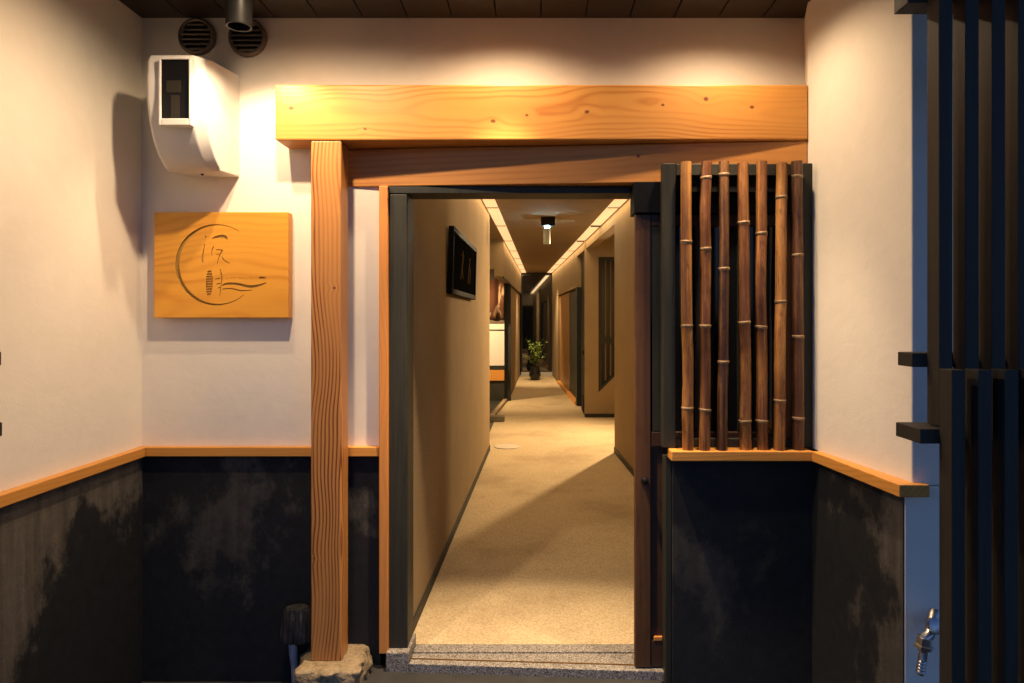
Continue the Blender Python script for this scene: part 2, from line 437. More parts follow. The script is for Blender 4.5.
# footing stone
m = Mat('rough_footing_stone', 0.85, 0.2)
p_ = m.obj(); n1 = m.noise(p_, 9, 6, 0.65); n2 = m.noise(p_, 60, 5, 0.7)
m.base(m.ramp(n1 * 0.5 + n2 * 0.5, [(0.30, (0.06, 0.045, 0.028)), (0.5, (0.27, 0.21, 0.13)), (0.75, (0.44, 0.36, 0.23))])).bump(n2 + n1, 0.7, 0.012)
bm = bmesh.new()
bmesh.ops.create_cube(bm, size=1.0)
bmesh.ops.subdivide_edges(bm, edges=bm.edges, cuts=14, use_grid_fill=True)
from mathutils import noise as mn
sx, sy, sh = 0.262, 0.245, 0.165
for v in bm.verts:
    c = v.co
    top = c.z > 0.49
    a = math.atan2(c.y, c.x)
    # round the plan outline a little, then break it up
    k = max(abs(c.x), abs(c.y)) * 2
    rr = math.hypot(c.x, c.y)
    if rr > 1e-6:
        sq = k / 2 / rr * 1.0
        bl = 0.35
        c.x *= (1 - bl) + bl * sq * 1.1; c.y *= (1 - bl) + bl * sq * 1.1
    q = Vector((c.x * 3.2, c.y * 3.2, c.z * 2.4))
    dsp = mn.noise(q * 1.2) * 0.09 + mn.noise(q * 4) * 0.05
    if top:
        c.z += mn.noise(q * 2.5) * 0.018 - (0.06 * max(0, k - 0.86) / 0.14)
    d = Vector((c.x, c.y, 0))
    if d.length > 0 and k > 0.6: c += d.normalized() * dsp * (1.0 if not top else 0.6)
    c.x *= sx; c.y *= sy; c.z *= sh
me = bpy.data.meshes.new('footing_stone'); bm.to_mesh(me); bm.free()
for p in me.polygons: p.use_smooth = True
me.materials.append(m.m)
o = bpy.data.objects.new('footing_stone', me); COL.objects.link(o)
o.location = (-0.826, 2.822, PF + sh / 2 - 0.004); o.rotation_euler = (0, 0, R(4))
tag(o, 'rough tan stone block under the foot of the wooden post', 'stone')

# ---------------------------------------------------------------- door frame, threshold, sliding door
t = thing('door_frame', 'black door frame with orange wood trim round the open doorway', 'door frame', (X(398, D), 2.95, 0.046))
tz = lz0 - 0.003
g = MB(); g.box(JX + 0.001, X(388, 2.885), 2.885, 3.05, 0.03, tz); g.build('trim', M['trim'], t, bevel=0.004)
g = MB(); g.box(X(388, 2.90) + 0.001, X(410, 2.96), 2.905, 3.05, 0.046, tz - 0.03); g.build('jamb', M['greenwood'], t, bevel=0.006)
g = MB(); g.box(X(388, 2.90) + 0.001, X(634, 2.9), 2.902, 3.05, tz - 0.029, tz); g.build('head', M['blackwood'], t, bevel=0.002)
g = MB(); g.box(X(634.3, 2.8), 1.10, 2.80, 2.920, Z(213, 2.8), tz); g.build('track_box', M['voidblack'], t, bevel=0.003)

t = thing('threshold', 'speckled granite door sill with sliding track grooves', 'threshold', (-0.05, 2.93, -0.04))
xl, xr = X(409, 2.87), X(664, 2.82)
g = MB()
for y0, y1, y0r, y1r in ((2.865, 2.905, 2.80, 2.845), (2.909, 2.955, 2.849, 2.955), (2.967, 3.04, 2.967, 3.04)):
    g.hexa([(xl, y0, -0.045), (xr, y0r, -0.045), (xr, y1r, -0.045), (xl, y1, -0.045)], [(xl, y0, 0), (xr, y0r, 0), (xr, y1r, 0), (xl, y1, 0)])
g.build('sill_stone', M['granite'], t, bevel=0.003)
g = MB(); g.box(X(386, 2.87), xl - 0.001, 2.865, 3.05, -0.045, 0.045); g.build('base_block', M['granite'], t, bevel=0.004)
brass = plain('tarnished_brass_rail', (0.35, 0.2, 0.05), 0.4, 0.5, 1.0)
g = MB(); g.hexa([(xl, 2.9055, -0.03), (xr, 2.8455, -0.03), (xr, 2.8485, -0.03), (xl, 2.9085, -0.03)], [(xl, 2.9055, 0.003), (xr, 2.8455, 0.003), (xr, 2.8485, 0.003), (xl, 2.9085, 0.003)])
g.build('rail', brass, t)
g = MB(); g.box(X(366, 2.85), X(664, 2.75), 2.45, 2.93, -0.2, -0.036)
tag(g.build('door_step', M['darkstone'], bevel=0.006), 'dark stone step in front of the granite door sill', 'step')

YD = 2.822
dl, dr = X(635, YD), 1.10
dt, db = Z(214, YD), 0.006
t = thing('sliding_door', 'open red-brown wooden sliding door tucked behind the bamboo window', 'door', ((dl + dr) / 2, YD + 0.02, db))
sw = X(651, YD) - dl
g = MB(); g.box(dl, dl + sw, YD, YD + 0.036, db, dt); ds = g.build('stile', M['doorwood'], t, bevel=0.004)
g = MB(); g.box(dr - sw, dr, YD, YD + 0.036, db, dt); g.build('stile', M['doordark'], t, bevel=0.004)
zr = [(db, db + 0.11), (Z(447, YD), Z(432, YD)), (dt - 0.05, dt)]
for a, b in zr:
    g = MB(); g.box(dl + sw + 0.0005, dr - sw - 0.0005, YD + 0.003, YD + 0.033, a, b); g.build('rail', M['doordark'], t, bevel=0.004)
g = MB(); g.box(dl + sw + 0.001, dr - sw - 0.001, YD + 0.016, YD + 0.022, db + 0.11, Z(447, YD)); g.build('lower_panel', M['doordark'], t)
g = MB(); g.box(dl + sw + 0.001, dr - sw - 0.001, YD + 0.016, YD + 0.020, Z(432, YD), dt - 0.05); g.build('glass_pane', M['darkglass'], t)
for px in (656.9, 700, 742, 785):
    g = MB(); g.box(X(px - 4.2, YD), X(px + 4.2, YD), YD + 0.004, YD + 0.0155, Z(431.5, YD), dt - 0.051); g.build('muntin', M['greenwood'], t, bevel=0.002)
c = (X(644.5, YD), YD, Z(480, YD))
g = MB(); g.lathe(c, (0, -1, 0), [(-0.002, 0.014), (0.004, 0.015), (0.007, 0.010), (0.016, 0.009), (0.024, 0.013), (0.029, 0.011), (0.031, 0.005)], 24)
g.build('knob', M['blackmetal'], ds, smooth=True)
g = MB(); g.box(X(654, YD), X(662.5, YD), YD + 0.0005, YD + 0.014, Z(641, YD), Z(637, YD)); g.build('lit_bevel_block', M['trim'], t, bevel=0.002)  # orange block stands in for the lit bevel of the bottom rail

# ---------------------------------------------------------------- bamboo window
YW = 2.75
t = thing('bamboo_window', 'window with seven upright bamboo canes in a dark green frame', 'window', (X(738, YW), YW + 0.02, capr[1]))
wz1, wz0 = Z(163, YW), capr[1] + 0.001
g = MB(); g.box(X(662.5, YW) , X(676, YW), YW, 2.796, wz0, wz1); g.build('frame_post', M['greenwood'], t, bevel=0.004)
g = MB(); g.box(X(803, YW), X(815.5, YW), YW, 2.796, wz0, wz1); g.build('frame_post', M['greenwood'], t, bevel=0.004)
g = MB(); g.box(X(676, YW) + 0.0005, X(803, YW) - 0.0005, YW + 0.003, 2.793, Z(175.5, YW), wz1 - 0.002); g.build('top_rail', M['greenwood_h'], t, bevel=0.003)
g = MB(); g.box(X(676, YW) + 0.0005, X(803, YW) - 0.0005, YW + 0.016, 2.793, wz0, wz0 + 0.035); g.build('bottom_rail', M['greenwood_h'], t, bevel=0.003)

g = MB(); g.box(X(676, YW) + 0.001, X(803, YW) - 0.001, 2.768, 2.778, Z(192, 2.77), Z(176, 2.75) + 0.004); g.build('dark_filler', M['voidblack'], t)  # black filler added to hide the lintel and keep the opening's top dark
def bamboo_mat(name, light, mid, dark, seed):
    m = Mat(name, 0.36, 0.45)
    o = m.obj(scale=(60, 60, 1.6), loc=(seed, seed * 2, seed))
    a = m.noise(o, 1.0, 5, 0.65); b = m.noise(m.obj(scale=(9, 9, 2.2), loc=(seed * 3, 0, seed)), 1.0, 5, 0.6)
    f = m.noise(m.obj(scale=(240, 240, 30)), 1.0, 3, 0.6)
    c = m.ramp(b * 0.55 + a * 0.45 + f * 0.15 - 0.07, [(0.36, dark), (0.50, mid), (0.64, light)])
    sp = m.noise(m.obj(scale=(30, 30, 12), loc=(seed, 1, 4)), 1.0, 4, 0.7)
    c = m.mix(sp.smooth(0.56, 0.68, 0.0, 0.6), c, scl(dark, 0.35))
    m.base(c).rough(a * 0.3 + 0.22).bump(a + f * 0.5, 0.25, 0.002)
    return m.m
gold = ((0.54, 0.27, 0.075), (0.28, 0.118, 0.030), (0.08, 0.028, 0.010))
rust = ((0.42, 0.19, 0.050), (0.17, 0.062, 0.018), (0.055, 0.019, 0.007))
drk = ((0.29, 0.14, 0.044), (0.09, 0.035, 0.013), (0.030, 0.012, 0.006))
canes = [(687, 5.6, (242, 326, 408), gold), (705.8, 5.6, (178, 249, 326, 410), rust), (723, 5.3, (175, 269, 362), drk), (744, 5.8, (223, 322.6, 421), rust),
         (762.3, 5.5, (233.5, 327, 421), rust), (780.4, 5.6, (197.6, 301.6, 400.5), gold), (797.3, 5.6, (177, 255.5, 336.5, 418), drk)]
nodemat = plain('pale_bamboo_node', (0.25, 0.16, 0.08), 0.5, 0.35, var=0.5, scale=40)
random.seed(11)
YC = 2.722
for i, (px, hw, nodes, c) in enumerate(canes):
    rad = hw * YC / F
    mat = bamboo_mat('smoked_bamboo_%s' % 'abcdefg'[i], *c, seed=i * 1.7 + 0.3)
    z0, z1 = capr[1] + 0.001, Z(162 + random.uniform(-1, 1.5), YC)
    nz = sorted(Z(py, YC) for py in nodes)
    pts, rr = [], []
    N = 110
    jog = [random.uniform(-0.007, 0.007) for _ in range(len(nz) + 1)]
    for k in range(N + 1):
        z = z0 + (z1 - z0) * k / N
        seg = sum(1 for q in nz if z > q)
        dn = min(abs(z - q) for q in nz)
        off = jog[seg] * min(1, dn / 0.12)
        r = rad * (0.985 + 0.03 * math.exp(-dn / 0.03)) * (1.02 - 0.05 * (z - z0) / (z1 - z0))
        pts.append((X(px, YC) + off * 0.7 + 0.004 * math.sin(2.3 * z + i * 1.9), YC + off, z)); rr.append(r)
    g = MB(); g.tube(pts, rr, 22)
    ob = g.build('bamboo_cane', mat, t, smooth=True)
    for q in nz:
        k = min(range(N + 1), key=lambda k: abs(pts[k][2] - q))
        c0 = Vector(pts[k]); c0.z = q
        g = MB(); r = rr[k]
        tilt = Vector((random.uniform(-0.12, 0.12), random.uniform(-0.05, 0.05), 1)).normalized()
        g.lathe(c0, tilt, [(-0.007, r * 0.99), (-0.004, r * 1.05), (-0.0015, r * 1.10), (0.0, r * 1.03), (0.002, r * 1.11), (0.0045, r * 1.04), (0.007, r * 0.99)], 22)
        g.build('node_ring', nodemat, ob, smooth=True)

# ---------------------------------------------------------------- meter box, vents, spotlight
xw0, xw1 = -1.473, -1.262
t = thing('meter_box', 'off white curved plastic meter box mounted above the wooden sign', 'meter box', ((xw0 + xw1) / 2, D, 2.04))
prof = [(D - 0.001, 2.492), (2.64, 2.462), (2.604, 2.452), (2.588, 2.425), (2.583, 2.36), (2.585, 2.28), (2.597, 2.21), (2.625, 2.14), (2.665, 2.085), (2.71, 2.05), (2.75, 2.038), (D - 0.001, 2.052)]
g = MB(); np_ = len(prof); vs = []
cy, cz_ = 2.80, 2.27
for xx_, ins in ((xw0, 0.014), (xw0 + 0.012, 0.0), (xw1 - 0.038, 0.0), (xw1, 0.036)):   # broad chamfer down the right edge
    for (u, v) in prof:
        vs.append((xx_, u + (ins if u < 2.74 else 0.0), v + (cz_ - v) * (ins * 0.35)))
fs = [tuple(range(np_)), tuple(3 * np_ + k for k in range(np_ - 1, -1, -1))]
for i in range(3):
    for k in range(np_):
        a, b = i * np_ + k, i * np_ + (k + 1) % np_
        fs.append((a, a + np_, b + np_, b))
g.add(vs, fs); cv = g.build('cover', M['boxplastic'], t, smooth=True)
cv.data.set_sharp_from_angle(angle=R(24))
bv = cv.modifiers.new('edge', 'BEVEL'); bv.width = 0.004; bv.segments = 2; bv.limit_method = 'ANGLE'; bv.angle_limit = R(24)
fx0, fx1, fz0, fz1 = X(160, 2.58), X(192.5, 2.58), 2.175, 2.432
g = MB()
for a, b, c_, d_ in ((fx0, fx0 + 0.009, fz0, fz1), (fx1 - 0.009, fx1, fz0, fz1), (fx0 + 0.009, fx1 - 0.009, fz1 - 0.009, fz1), (fx0 + 0.009, fx1 - 0.009, fz0, fz0 + 0.026)):
    g.box(a, b, 2.568, 2.60, c_, d_)
wf = g.build('window_frame', M['boxplastic'], t, bevel=0.003)
g = MB(); g.box(fx0 + 0.008, fx1 - 0.008, 2.574, 2.582, fz0 + 0.025, fz1 - 0.008); wp = g.build('window_pane', M['darkglass'], wf)
g = MB(); g.box(fx0 + 0.028, fx1 - 0.04, 2.5725, 2.5745, fz0 + 0.125, fz0 + 0.17); g.box(fx0 + 0.045, fx1 - 0.045, 2.5725, 2.5745, fz0 + 0.03, fz0 + 0.115)
g.build('meter_dial', plain('meter_face', (0.022, 0.019, 0.015), 0.35), wf)
g = MB(); g.lathe((-1.36, 2.80, 2.0405), (0, 0, -1), [(0, 0.006), (0.004, 0.006), (0.006, 0.003)], 12); g.build('screw', M['blackmetal'], t)

for px, py, r_, lab in ((198, 37.5, 18.5, 'round louvred wall vent just above the meter box'), (248.5, 38.5, 19.0, 'round louvred wall vent partly behind the black spotlight')):
    c = Vector((X(px, D), D, Z(py, D))); r = r_ * D / F
    t = thing('wall_vent', lab, 'vent', c, 'round vents high on the back wall')
    g = MB(); n = 40
    prof = [(0.0, r), (0.014, r), (0.022, r * 0.95), (0.024, r * 0.86), (0.019, r * 0.80)]
    vs, fs = [], []
    for h, q in prof + [(0.004, r * 0.80)]:
        vs += [c + Vector((math.cos(2 * math.pi * k / n) * q, -h, math.sin(2 * math.pi * k / n) * q)) for k in range(n)]
    for i in range(5):
        for k in range(n): a, b = i * n + k, i * n + (k + 1) % n; fs.append((a, b, b + n, a + n))
    g.add(vs, fs); g.build('rim', M['ventmetal'], t, smooth=True)
    g = MB(); g.lathe(c, (0, -1, 0), [(0.001, r * 0.81), (0.004, r * 0.81)], n); g.build('back_plate', M['voidblack'], t)
    for k in range(6):
        zz = (k - 2.5) / 3.0 * r * 0.78
        hw = math.sqrt(max(0.0001, (r * 0.80) ** 2 - zz * zz)) - 0.001
        g = MB(); zc = c.z + zz
        g.hexa([(c.x - hw, D - 0.021, zc - 0.009), (c.x + hw, D - 0.021, zc - 0.009), (c.x + hw, D - 0.004, zc + 0.003), (c.x - hw, D - 0.004, zc + 0.003)],
               [(c.x - hw, D - 0.021, zc - 0.004), (c.x + hw, D - 0.021, zc - 0.004), (c.x + hw, D - 0.004, zc + 0.008), (c.x - hw, D - 0.004, zc + 0.008)])
        g.build('louvre', M['louvremetal'], t)

LA = Vector((X(239, 2.50), 2.50, Z(27, 2.50)))
t = thing('ceiling_spotlight', 'black cylinder spotlight hanging from the porch ceiling beside the meter box', 'spotlight', (LA.x, LA.y, CZ))
g = MB(); n = 36; rr = 0.046
vs, fs = [], []
for z, q in ((CZ - 0.001, rr), (LA.z + 0.004, rr), (LA.z, rr - 0.002), (LA.z + 0.001, rr - 0.007), (LA.z + 0.106, rr - 0.009)):
    vs += [(LA.x + math.cos(2 * math.pi * k / n) * q, LA.y + math.sin(2 * math.pi * k / n) * q, z) for k in range(n)]
for i in range(4):
    for k in range(n): a, b = i * n + k, i * n + (k + 1) % n; fs.append((a, b, b + n, a + n))
g.add(vs, fs); hs = g.build('housing', M['blackmetal'], t, smooth=True)
g = MB(); g.lathe((LA.x, LA.y, LA.z + 0.10), (0, 0, 1), [(0, 0.034), (0.006, 0.034)], 24); g.build('lens', emit('warm_lens', (1.0, 0.72, 0.42), 0.12), hs)

# ---------------------------------------------------------------- carved sign
SYf, SYb = D - 0.055, D - 0.006
sx0, sx1 = X(154, SYf), X(288.5, SYf)
sz0, sz1 = Z(318, SYf), Z(212, SYf)
t = thing('carved_sign', 'wooden sign board carved with a crescent and brush characters', 'sign', ((sx0 + sx1) / 2, D, sz0))
def uv(u, v): return X(165 + u / 6.826, SYf), Z(215 + v / 6.826, SYf)
US = SYf / F / 6.826
sm = wood('sign_board_wood', 'X', (0.74, 0.345, 0.042), (0.50, 0.165, 0.016), (-0.3, 0.02), 260, wob=0.06, contrast=0.75, along=0.9, rough=0.38)
m = Mat('carved_groove', 0.7, 0.2); n_ = m.noise(m.obj(), 160, 4, 0.6)
gm = m.base(m.ramp(n_, [(0.3, (0.36, 0.20, 0.045)), (0.7, (0.56, 0.34, 0.085))])).m
def stroke_ring(pts, w):
    """outline of a brush stroke through pts with widths w (sign units)"""
    fine, fw = [], []
    n = len(pts)
    for i in range(n - 1):
        p0, p1, p2, p3 = pts[max(i - 1, 0)], pts[i], pts[i + 1], pts[min(i + 2, n - 1)]
        for k in range(6):
            s = k / 6
            q = [0.5 * (2 * p1[j] + (p2[j] - p0[j]) * s + (2 * p0[j] - 5 * p1[j] + 4 * p2[j] - p3[j]) * s * s + (3 * p1[j] - p0[j] - 3 * p2[j] + p3[j]) * s ** 3) for j in (0, 1)]
            fine.append(q); fw.append(w[i] + (w[i + 1] - w[i]) * s)
    fine.append(list(pts[-1])); fw.append(w[-1])
    L_, R_ = [], []
    for i, p in enumerate(fine):
        a, b = fine[max(i - 1, 0)], fine[min(i + 1, len(fine) - 1)]
        dx, dy = b[0] - a[0], b[1] - a[1]; l = math.hypot(dx, dy) or 1
        L_.append((p[0] - dy / l * fw[i] / 2, p[1] + dx / l * fw[i] / 2)); R_.append((p[0] + dy / l * fw[i] / 2, p[1] - dx / l * fw[i] / 2))
    return L_ + R_[::-1]
rings = []
outer, inner = [], []
for k in range(61):
    th = R(56 + (312 - 56) * k / 60)
    tk = 3.0 + 24.0 * max(0.0, math.cos((th - R(186)) * 0.72)) ** 1.6
    outer.append((350 + 280 * math.cos(th), 340 - 277 * math.sin(th)))
    inner.append((350 + (280 - tk) * math.cos(th), 340 - (277 - tk) * math.sin(th)))
rings.append(outer + inner[::-1])
ST = [([(274, 148), (284, 149)], [9, 9]),
      ([(322, 160), (352, 150), (392, 147), (412, 152), (426, 168)], [4, 15, 22, 20, 5]),
      ([(271, 198), (263, 245), (256, 288), (257, 324)], [4, 6, 11, 9]),
      ([(332, 212), (320, 245), (320, 278)], [4, 6, 3]),
      ([(348, 238), (370, 237), (396, 241)], [4, 6, 6]), ([(390, 243), (374, 274), (356, 332)], [6, 6, 4]),
      ([(352, 268), (372, 266)], [4, 4]),
      ([(388, 284), (408, 312), (442, 330)], [4, 6, 4]),
      ([(374, 368), (387, 418), (384, 470), (374, 552)], [4, 8, 7, 4]),
      ([(344, 438), (378, 430)], [4, 6]), ([(350, 472), (376, 466)], [4, 6]), ([(360, 500), (378, 492)], [5, 4]),
      ([(392, 480), (430, 468), (500, 472), (570, 488), (630, 483), (692, 462)], [7, 13, 14, 17, 14, 4]),
      ([(392, 506), (450, 502), (520, 516), (592, 512)], [6, 7, 7, 4]),
      ([(642, 430), (664, 427), (688, 431)], [9, 13, 6])]
for k in range(10):
    v = 386 + k * 17
    e = math.sqrt(max(0.05, 1 - ((v - 462) / 92) ** 2))
    cx_ = 303 - (v - 462) * 0.02
    ST.append(([(cx_ - 25 * e, v + 2), (cx_ + 24 * e, v - 2)], [9, 10]))
random.seed(5)
for k in range(14):                               # row of tiny worn characters
    u = 418 + k * 15.5
    u += random.uniform(-3, 3); ST.append(([(u, 424 + random.uniform(0, 7)), (u + random.uniform(2, 8), 431 + random.uniform(-4, 5))], [3.5, 3]))
for p, w in ST: rings.append(stroke_ring(p, [q * 1.15 for q in w]))
g = MB(); g.box(sx0, sx1, SYf, SYb, sz0, sz1)
board = g.build('board', sm, t)
bme = board.data; bme.materials.append(gm)
bm = bmesh.new(); bm.from_mesh(bme)
bmesh.ops.bevel(bm, geom=list(bm.edges), offset=0.004, segments=2, affect='EDGES', profile=0.6); bm.to_mesh(bme); bm.free()
lo_ = world_loc(board)
for ri, rg in enumerate(rings):                   # cut every stroke into the board, then drop the cutter
    cb = MB()
    dep = 0.009 if ri == 0 else 0.006
    cb.prism([uv(*p) for p in rg], lambda x, z, k: (x, SYf - 0.01 if k == 0 else SYf + dep, z))
    cut = cb.build('carved_stroke', gm, t)
    cut.data.materials.clear(); cut.data.materials.append(gm)
    bo = board.modifiers.new('carve', 'BOOLEAN'); bo.operation = 'DIFFERENCE'; bo.solver = 'EXACT'; bo.object = cut
    bo.use_self = False; bo.material_mode = 'TRANSFER'
    bpy.context.view_layer.update()
    dg = bpy.context.evaluated_depsgraph_get()
    new = bpy.data.meshes.new_from_object(board.evaluated_get(dg))
    ok = len(new.polygons) > 10
    board.modifiers.clear()
    if ok: board.data = new
    bpy.data.objects.remove(cut)
for p in board.data.polygons: p.use_smooth = False

# ---------------------------------------------------------------- hooded conduit by the post
m = Mat('frayed_black_wrap', 0.75, 0.3)
a = m.noise(m.obj(scale=(90, 90, 9)), 1.0, 5, 0.7)
m.base(m.ramp(a, [(0.40, (0.012, 0.012, 0.014)), (0.60, (0.05, 0.047, 0.044)), (0.74, (0.20, 0.18, 0.16))])).bump(a, 0.8, 0.01)
t = thing('pipe_stub', 'grey pipe with a frayed black wrapped hood beside the footing stone', 'pipe', (X(294, 2.86), 2.86, PF))
hx0, hx1, hy = X(281, 2.85), X(311, 2.85), 2.865
g = MB()
vs, fs = [], []
n = 28
prof = [(Z(641, hy), 0.050), (Z(639, hy), 0.060), (Z(630, hy), 0.061), (Z(618, hy), 0.055), (Z(610, hy), 0.049), (Z(607, hy), 0.042), (Z(606, hy), 0.030)]
random.seed(2)
for z, q in prof:
    for k in range(n):
        th = 2 * math.pi * k / n
        j = 1 + 0.05 * math.sin(k * 2.9) + random.uniform(-0.02, 0.02)
        vs.append(((hx0 + hx1) / 2 + math.cos(th) * q * 1.12 * j, hy + math.sin(th) * q * 0.8 * j, z + (random.uniform(-0.006, 0.004) if z == prof[0][0] else 0)))
for i in range(len(prof) - 1):
    for k in range(n): a_, b_ = i * n + k, i * n + (k + 1) % n; fs.append((a_, b_, b_ + n, a_ + n))
fs.append(tuple(range(n))[::-1]); fs.append(tuple((len(prof) - 1) * n + k for k in range(n)))
g.add(vs, fs); g.build('hood', m.m, t, smooth=True)
g = MB(); g.tube([(X(292.5, hy), hy, Z(640, hy)), (X(293.5, hy), hy - 0.004, Z(652, hy)), (X(295, hy), hy - 0.006, Z(664, hy)), (X(296, hy), hy - 0.003, PF)], [0.017, 0.017, 0.015, 0.015], 18)
g.build('pipe', M['greyplastic'], t, smooth=True)

# ---------------------------------------------------------------- slatted screens and the tap
def screen(x_left, sgn, label, n_up, n_lo, loc):
    t = thing('slatted_screen', label, 'screen', loc)
    for k in range(n_up):
        xa = x_left[0] + sgn * 0.0660 * k; xb = xa + sgn * 0.034
        g = MB(); g.box(min(xa, xb), max(xa, xb), 1.70, 1.7525, 1.180, CZ - 0.002); g.build('slat', M['slat'], t, bevel=0.002)
    for k in range(n_lo):
        xa = x_left[1] + sgn * 0.0630 * k; xb = xa + sgn * 0.033
        g = MB(); g.box(min(xa, xb), max(xa, xb), 1.62, 1.671, PF, Z(370, 1.62)); g.build('board', M['slat'], t, bevel=0.002)
    xe = x_left[0] + sgn * 0.066 * n_up
    for xs, y0, y1, z0, z1 in ((x_left[2], 1.7535, 1.823, 1.324, 1.360), (x_left[3], 1.672, 1.785, 1.142, 1.178), (x_left[2] - 0.01 * sgn * (sgn > 0), 1.7535, 1.823, Z(2, 1.75) + 0.3 * (sgn < 0), Z(2, 1.75) + 0.04 + 0.3 * (sgn < 0)), (x_left[2] + 0.06 * sgn, 1.672, 1.74, 0.10, 0.14)):
        g = MB(); g.box(min(xs, xe), max(xs, xe), y0, y1, z0, z1); g.build('rail', M['slat_h'], t, bevel=0.002)
    return t
screen((X(939, 1.70), X(951.7, 1.62), X(912, 1.7535), X(920, 1.672)), 1, 'dark slatted wooden screen standing in front of the blue wall end with the tap', 6, 6, (1.15, 1.68, PF))
screen((-1.42, -1.40, X(1.5, 1.823), X(2.5, 1.785)), -1, 'slatted wooden screen at the left edge showing only its rail ends', 6, 6, (-1.6, 1.68, PF))

YT = YE - 0.001
t = thing('garden_tap', 'chrome garden tap with hose nozzle on the blue wall end', 'tap', (X(937, YT), YT, Z(618, YT)))
g = MB()
A0 = (X(936, YT), YT, Z(617, YT))
g.lathe(A0, (0, -1, 0), [(0, 0.024), (0.004, 0.024), (0.008, 0.016), (0.03, 0.013), (0.05, 0.013)], 24); g.build('wall_flange', M['chrome'], t, smooth=True)
yt = YT - 0.05
g = MB(); g.tube([(X(937, yt), yt + 0.012, Z(614, yt)), (X(933, yt), yt - 0.002, Z(618, yt)), (X(930, yt), yt - 0.008, Z(627, yt)), (X(925, yt), yt - 0.018, Z(633, yt)), (X(919.5, yt), yt - 0.026, Z(634, yt)), (X(918.5, yt), yt - 0.028, Z(640, yt))],
               [0.018, 0.019, 0.016, 0.0165, 0.018, 0.019], 18); g.build('body', M['chrome'], t, smooth=True)
g = MB(); g.lathe((X(929, yt), yt - 0.006, Z(625, yt)), (0.2, -0.9, 0.4), [(0, 0.012), (0.012, 0.012), (0.014, 0.024), (0.026, 0.025), (0.03, 0.014)], 10); g.build('handle', M['chrome'], t, smooth=True)
g = MB(); g.lathe((X(919.5, yt), yt - 0.028, Z(633, yt)), (-0.12, 0, -1), [(0, 0.021), (0.022, 0.022), (0.024, 0.027), (0.034, 0.027), (0.037, 0.016), (0.045, 0.0125)], 6); g.build('collar_nut', M['chrome'], t)
pr = [(0.0, 0.0115)]
for k in range(5): pr += [(0.030 + k * 0.010, 0.0125), (0.034 + k * 0.010, 0.0135), (0.038 + k * 0.010, 0.0105)]
pr += [(0.083, 0.009)]
g = MB(); g.lathe((X(919, yt), yt - 0.028, Z(644, yt)), (-0.14, 0.02, -1), pr, 18); g.build('hose_nozzle', M['chrome'], t, smooth=True)

# ---------------------------------------------------------------- corridor walls
def cwall(label, parts, loc, base=True):
    t = thing('corridor_wall', label, 'wall', loc)
    for nm, mat, g in parts: g.build(nm, mat, t)
    return t
sk = M['blackwood']
g = MB(); g.wall((XL(3.05), 3.051), (XL(7.52), 7.52), 0.13, 0.0, HC)
s_ = MB(); s_.wall((XL(3.05) + 0.008, 3.052), (XL(7.52) + 0.008, 7.515), 0.007, 0.0, 0.055)
cwall('tan sand-coated corridor wall carrying the black calligraphy plaque', [('sand_coat', M['sand'], g), ('skirting', sk, s_)], (-0.6, 5.2, 0))
g = MB(); g.wall((XR(3.05), 3.051), (XR(7.39), 7.39), -0.13, 0.0, HC)
s_ = MB(); s_.wall((XR(3.05) - 0.008, 3.052), (XR(7.39) - 0.008, 7.385), -0.007, 0.0, 0.055)
cwall('plain tan corridor wall just right of the doorway, nearest the sliding door', [('sand_coat', M['sand'], g), ('skirting', sk, s_)], (1.0, 5.2, 0))
# far left: upper band over the alcove and the wall beyond it
g = MB(); g.wall((XL(10.05), 10.05), (XL(17.3), 17.3), 0.14, 2.06, HC)
g2 = MB(); g2.wall((XL(12.12) - 0.03, 12.13), (XL(17.3) - 0.03, 17.3), 0.10, 0.0, 2.055)
g3 = MB(); g3.box(XL(12) - 0.13, XL(12) + 0.004, 12.0, 12.12, 0.0, 2.055)
g4 = MB(); g4.box(-3.0, XL(10.05) - 0.141, 10.05, 10.15, 2.17, HC)
s_ = MB(); s_.wall((XL(10.0) + 0.004, 10.06), (XL(17.3) + 0.004, 17.29), 0.02, 2.035, 2.0585)  # black strip put in as the dark underside of the upper band
cwall('far corridor wall beyond the alcove with a dark post at its near end', [('sand_coat', M['sand'], g), ('lower_panel', M['sand'], g2), ('end_post', M['blackwood'], g3), ('bulkhead', M['sand'], g4), ('underside_line', M['blackwood'], s_)], (-0.4, 13, 0))
# right: bulkhead band, stub wall with window, far wall with doors
g = MB(); g.wall((XR(7.39), 7.391), (XR(9.995), 9.995), -0.12, 2.465, HC)
tag(g.build('header_beam', M['sand']), 'tan header beam under the right light strip', 'beam')
x0 = 0.745
wl, wr = X(598.5, 10), 2.2
t = thing('corridor_wall', 'tan cross wall facing the doorway with the barred slanting window', 'wall', (1.6, 10.05, 0))
g = MB()
sill = lambda x: 0.36 + (x - wl) * (0.23 / 0.235)
g.box(x0, wl, 10.0, 10.12, 0.0, HC - 0.001)
g.box(wr, 3.0, 10.0, 10.12, 0.0, HC - 0.001); g.box(wl, wr, 10.0, 10.12, 2.345, HC - 0.001)
g.hexa([(wl, 10.0, 0), (wr, 10.0, 0), (wr, 10.12, 0), (wl, 10.12, 0)], [(wl, 10.0, sill(wl)), (wr, 10.0, sill(wr)), (wr, 10.12, sill(wr)), (wl, 10.12, sill(wl))])
g.build('sand_coat', M['sand'], t)
g = MB(); g.box(x0, 3.0, 9.985, 9.999, 0.0, 0.05); g.build('skirting', sk, t)
t = thing('barred_window', 'dark window with slanting sill and upright bars in the cross wall', 'window', ((wl + wr) / 2, 10.06, sill(wl)))
g = MB(); fw = 0.05
